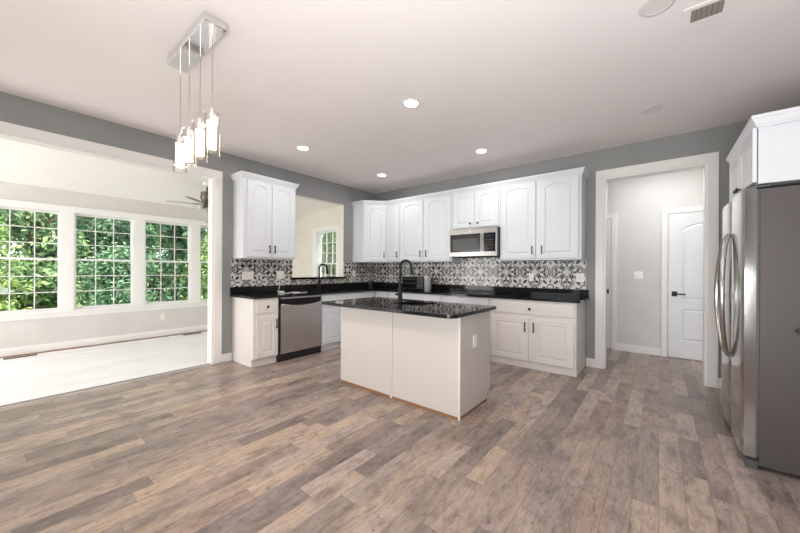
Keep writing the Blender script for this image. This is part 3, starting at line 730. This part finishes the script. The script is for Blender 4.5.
# cabinet above fridge
t = thing('wall_cabinet', 'deep white cabinet above the refrigerator', 'cabinet', (5.58, -1.35, 1.82))
CXF = 5.22; c0, c1 = -1.79, -.90; zt = 2.215
link('body', B().box(CXF, 5.979, c0, c1, 1.825, zt, .0015), 'cabinet_white', t)
link('side_frame', B().box(CXF + .0, CXF + .05, c0 - .006, c0 - .0003, 1.825, zt), 'cabinet_white', t)
mt = Matrix.Translation((CXF, c1, 1.825)) @ Matrix.Rotation(-PI / 2, 4, 'Z'); Wd = c1 - c0
for a, c, hx in ((.02, Wd / 2 - .006, Wd / 2 - .04), (Wd / 2 + .006, Wd - .012, Wd / 2 + .04)):
    d = link('door', B().panel(a, c, .015, .365, -.024, .0195, .07, .06, .05, .03).xf(mt), 'cabinet_white', t)
    link('knob', B().cyl((hx, -.024, .05), (hx, -.04, .05), .006).box(hx - .013, hx + .013, -.05, -.039, .037, .063, .003).xf(mt), 'black_metal', d)
CPF = [(o_, z - 2.478 + 2.175) for o_, z in CP]
link('crown', B().sweep([(5.978, c1 + .001), (CXF - .001, c1 + .001), (CXF - .001, c0 - .007), (5.978, c0 - .007)][::-1], [(-o_, z) for o_, z in CPF]), 'cabinet_white', t)

# ------------------------------------------------------------------ pendant
t = thing('pendant_light', 'chrome pendant with four glass cylinder shades', 'pendant light', (2.09, -3.9, H))
link('canopy', B().box(1.75, 2.485, -3.965, -3.838, H - .045, H - .0005, .003), 'chrome', t)
PXS = (1.836, 2.02, 2.227, 2.431)
for i, x in enumerate(PXS):
    y = -3.9
    link('cord', B().cyl((x, y, 2.29), (x, y, H - .045), .0025, n=8), 'nickel', t)
    so_ = link('socket', B().lathe([(0, 2.29), (.012, 2.29), (.014, 2.265), (.027, 2.255), (.027, 2.20), (0, 2.20)], (x, y, 0)), 'chrome', t, smooth=True)
    sh = link('glass_shade', B().lathe([(.028, 2.258), (.044, 2.258), (.0445, 2.25), (.0445, 1.992), (.041, 1.992), (.041, 2.25), (.028, 2.2545)], (x, y, 0), 32), 'pendant_glass', t, smooth=True)
    link('glowing_tube', B().lathe([(0, 2.199), (.025, 2.199), (.025, 2.033), (0, 2.03)], (x, y, 0)), 'bulb_glow', so_, smooth=True)
    l = bpy.data.lights.new('bulb_light', 'AREA'); l.shape = 'DISK'; l.size = .045; l.energy = PENDANT_W; l.color = (1, .86, .70)
    lo = bpy.data.objects.new('bulb_light', l); C.objects.link(lo); lo.parent = t; lo.location = Vector((x, y, 1.985)) - Vector((2.09, -3.9, H))
# ------------------------------------------------------------------ recessed lights
def downlight(label, x, y, lit, r=.082):
    t = thing('recessed_light', label, 'ceiling light', (x, y, H))
    link('trim_ring', B().lathe([(r * .80, H - .001), (r * .80, H - .006), (r, H - .004), (r + .004, H - .0005)], (x, y, 0), 36), 'trim_white' if lit else 'lens_off', t, smooth=True)
    link('lens', B().cyl((x, y, H - .003), (x, y, H - .0004), r * .795, n=36), 'light_white' if lit else 'lens_off', t)
    if lit:
        l = bpy.data.lights.new('downlight_lamp', 'AREA'); l.shape = 'DISK'; l.size = r * 1.5; l.energy = DOWNLIGHT_W; l.color = (1, .97, .93)
        lo = bpy.data.objects.new('downlight_lamp', l); C.objects.link(lo); lo.parent = t; lo.location = (0, 0, -.008)
downlight('lit recessed ceiling light nearest the middle, largest of the four', 2.838, -2.37, True)
downlight('lit recessed ceiling light above the wall cabinet by the sunroom', 1.02, -2.34, True)
downlight('lit recessed ceiling light above the microwave', 2.838, -.877, True)
downlight('lit recessed ceiling light by the far cabinet corner', 1.03, -.88, True)
downlight('unlit recessed ceiling light above the hallway opening', 4.655, -.89, False)
downlight('unlit recessed ceiling light cut off beside the air vent', 4.70, -2.37, False, .09)
# ceiling vent
t = thing('ceiling_vent', 'white ceiling air vent with grey slotted half', 'vent', (4.94, -2.08, H))
link('frame', B().box(4.826, 5.05, -2.226, -1.94, H - .006, H - .0005, .002), 'trim_white', t)
link('grille', B().box(4.867, 5.015, -2.197, -2.083, H - .0075, H - .0061), 'slot_grey', t)
for k in range(6): link('slat', B().box(4.871 + k * .0243, 4.888 + k * .0243, -2.195, -2.085, H - .0095, H - .0076), 'vent_grey', t)
# floor vents
for lab_, y in (('dark floor vent below the leftmost sunroom window', -4.53), ('dark floor vent near the sunroom opening casing', -2.45)):
    t = thing('floor_vent', lab_, 'vent', (-2.5, y, 0))
    link('frame', B().box(-2.55, -2.45, y - .15, y + .15, .0005, .005, .001), 'dark_vent', t)
    for k in range(9): link('slat', B().box(-2.54, -2.46, y - .135 + k * .031, y - .115 + k * .031, .0051, .007), 'gasket', t)

# ------------------------------------------------------------------ ceiling fan
fx_, fy_ = -1.1, -2.70; zc = zf(fx_)
t = thing('ceiling_fan', 'bronze ceiling fan hanging in the sunroom', 'ceiling fan', (fx_, fy_, zc))
link('canopy', B().lathe([(0, zc - .002), (.065, zc + .004), (.06, zc - .045), (.02, zc - .06), (0, zc - .06)], (fx_, fy_, 0)), 'window_white', t, smooth=True)
link('downrod', B().cyl((fx_, fy_, 2.49), (fx_, fy_, zc - .05), .012), 'bronze', t)
link('motor', B().lathe([(0, 2.50), (.06, 2.50), (.085, 2.49), (.09, 2.39), (.075, 2.36), (.05, 2.31), (0, 2.31)], (fx_, fy_, 0)), 'bronze', t, smooth=True)
for k in range(5):
    a = math.radians(244 + 72 * k); mt = Matrix.Translation((fx_, fy_, 2.30)) @ Matrix.Rotation(a, 4, 'Z')
    bl = link('blade', B().prism(rrect(.15, .53, -.055, .055, (.04, .02, .02, .04)), -.004, .004).xf(mt @ Matrix.Rotation(math.radians(-9), 4, 'X')), 'fan_blade', t)
    link('blade_arm', B().box(.05, .19, -.012, .012, -.008, .004, .002).xf(mt), 'bronze', bl)
link('light_hub', B().cyl((fx_, fy_, 2.25), (fx_, fy_, 2.309), .05), 'bronze', t)
for k in range(3):
    a = math.radians(20 + 120 * k); c = Vector((fx_ + .08 * math.cos(a), fy_ + .08 * math.sin(a), 2.26))
    link('lamp_shade', B().lathe([(.015, .02), (.03, .01), (.05, -.05), (.047, -.05), (.027, .005), (0.012, .012)], c, 16), 'frosted_plastic', t, smooth=True)
link('pull_chain', B().cyl((fx_, fy_, 2.02), (fx_, fy_, 2.249), .0018, n=6).ball((fx_, fy_, 2.01), .012), 'bronze', t)

# ------------------------------------------------------------------ garden
struct('ground', B().box(-45, 20, -30, 30, -1.2, -.45), 'lawn', 'lawn outside the windows')
def tree_mesh(seed, h, rad, low, n, leaf):
    rnd = random.Random(seed); b = B(); blobs = []
    for k in range(16):
        z = low + (h - low) * rnd.random(); q = 1 - abs((z - low) / (h - low) - .4) * .9
        a = rnd.random() * 2 * PI; r = rad * q * rnd.random() ** .6 * .75
        blobs.append((Vector((r * math.cos(a), r * math.sin(a), z)), rad * (.38 + .30 * rnd.random())))
    for i in range(n):
        c, R = blobs[i % len(blobs)]
        d = Vector((rnd.gauss(0, 1), rnd.gauss(0, 1), rnd.gauss(0, .8))).normalized() * R * (rnd.random() ** .45)
        p = c + d; s = leaf * (.6 + .8 * rnd.random())
        nrm = (d.normalized() * .7 + Vector((rnd.gauss(0, .6), rnd.gauss(0, .6), rnd.gauss(.5, .6)))).normalized()
        tq = nrm.to_track_quat('Z', 'Y').to_matrix(); ro = rnd.random() * 6.28
        ax, ay = tq @ Vector((math.cos(ro), math.sin(ro), 0)), tq @ Vector((-math.sin(ro), math.cos(ro), 0))
        vs = [b.bm.verts.new(p + v) for v in (-ax * s, -ay * s * .45 + nrm * s * .12, ax * s, ay * s * .45 + nrm * s * .12)]
        b.bm.faces.new(vs)
    return b
def tree(name, cat, label, loc, seed, h, rad, low, n, leaf, m, group=None):
    t = thing(name, label, cat, loc, 0, group)
    link('foliage', tree_mesh(seed, h, rad, low, n, leaf), m, t, world=False)
    b = B(); b.tube([(0, 0, 0), (.05, .03, low), (0, .05, h * .6), (0, 0, h * .9)], [.03 + h * .02, .025 + h * .016, h * .01, .01], 8)
    for k in range(5): a = k * 1.4; b.tube([(0, .04, h * (.3 + .1 * k)), (rad * .55 * math.cos(a), rad * .55 * math.sin(a), h * (.42 + .1 * k))], [h * .008 + .01, .008], 6)
    link('trunk', b, 'bark', t, world=False, smooth=True)
    return t
tree('shrub', 'shrub', 'yellow green leafy shrub outside the leftmost sunroom window', (-6.4, -4.9, -.45), 1, 2.5, 1.0, .3, 5500, .055, 'leaf_c')
tree('shrub', 'shrub', 'dark leafy shrub outside the second sunroom window', (-6.4, -2.7, -.45), 2, 2.0, 1.0, .2, 5500, .055, 'leaf_b')
tree('shrub', 'shrub', 'bright leafy shrub outside the third sunroom window', (-6.6, -.45, -.45), 3, 2.6, 1.1, .3, 5500, .055, 'leaf_c')
tree('shrub', 'shrub', 'green shrub outside the rightmost sunroom window', (-6.5, 1.9, -.45), 4, 2.3, 1.0, .3, 5500, .055, 'leaf_a')
tree('shrub', 'shrub', 'low green bush outside the sunroom end window', (-7.0, 4.6, -.45), 5, 3.2, 1.15, .3, 5500, .055, 'leaf_a')
P1 = tree('tree', 'tree', 'leafy green tree outside the sunroom windows', (-10.5, -4.2, -.45), 11, 7.0, 1.75, .3, 20000, .115, 'leaf_a', 'trees outside the sunroom windows')
P2 = tree('tree', 'tree', 'leafy green tree outside the sunroom windows', (-10.5, .4, -.45), 12, 7.5, 1.75, .3, 20000, .115, 'leaf_b', 'trees outside the sunroom windows')
for i, (x, y) in enumerate([(-10.5, 5.0), (-10.5, -8.8), (-14.8, -6.5), (-14.8, -1.9), (-14.8, 2.7), (-14.8, 7.3), (-19.1, -8.8), (-19.1, -2.4), (-19.1, .4), (-19.1, 5.0), (-19.1, 9.6), (-6.6, 8.7), (-2.4, 7.4), (-10.9, 10.2), (-6.5, 13.6), (-2.2, 11.8)]):
    dup((P1, P2)[i % 2], (x, y, -.45), i * 1.3)
for i, (x, y) in enumerate([(-26, -11), (-34, -1.6), (-26, 3.6), (-27.5, 11.2), (-20.5, 16), (-13, 17.5)]):
    q = dup((P2, P1)[i % 2], (x, y, -.45), i * 2.1 + .6); q.scale = (1.6, 1.6, 1.5)
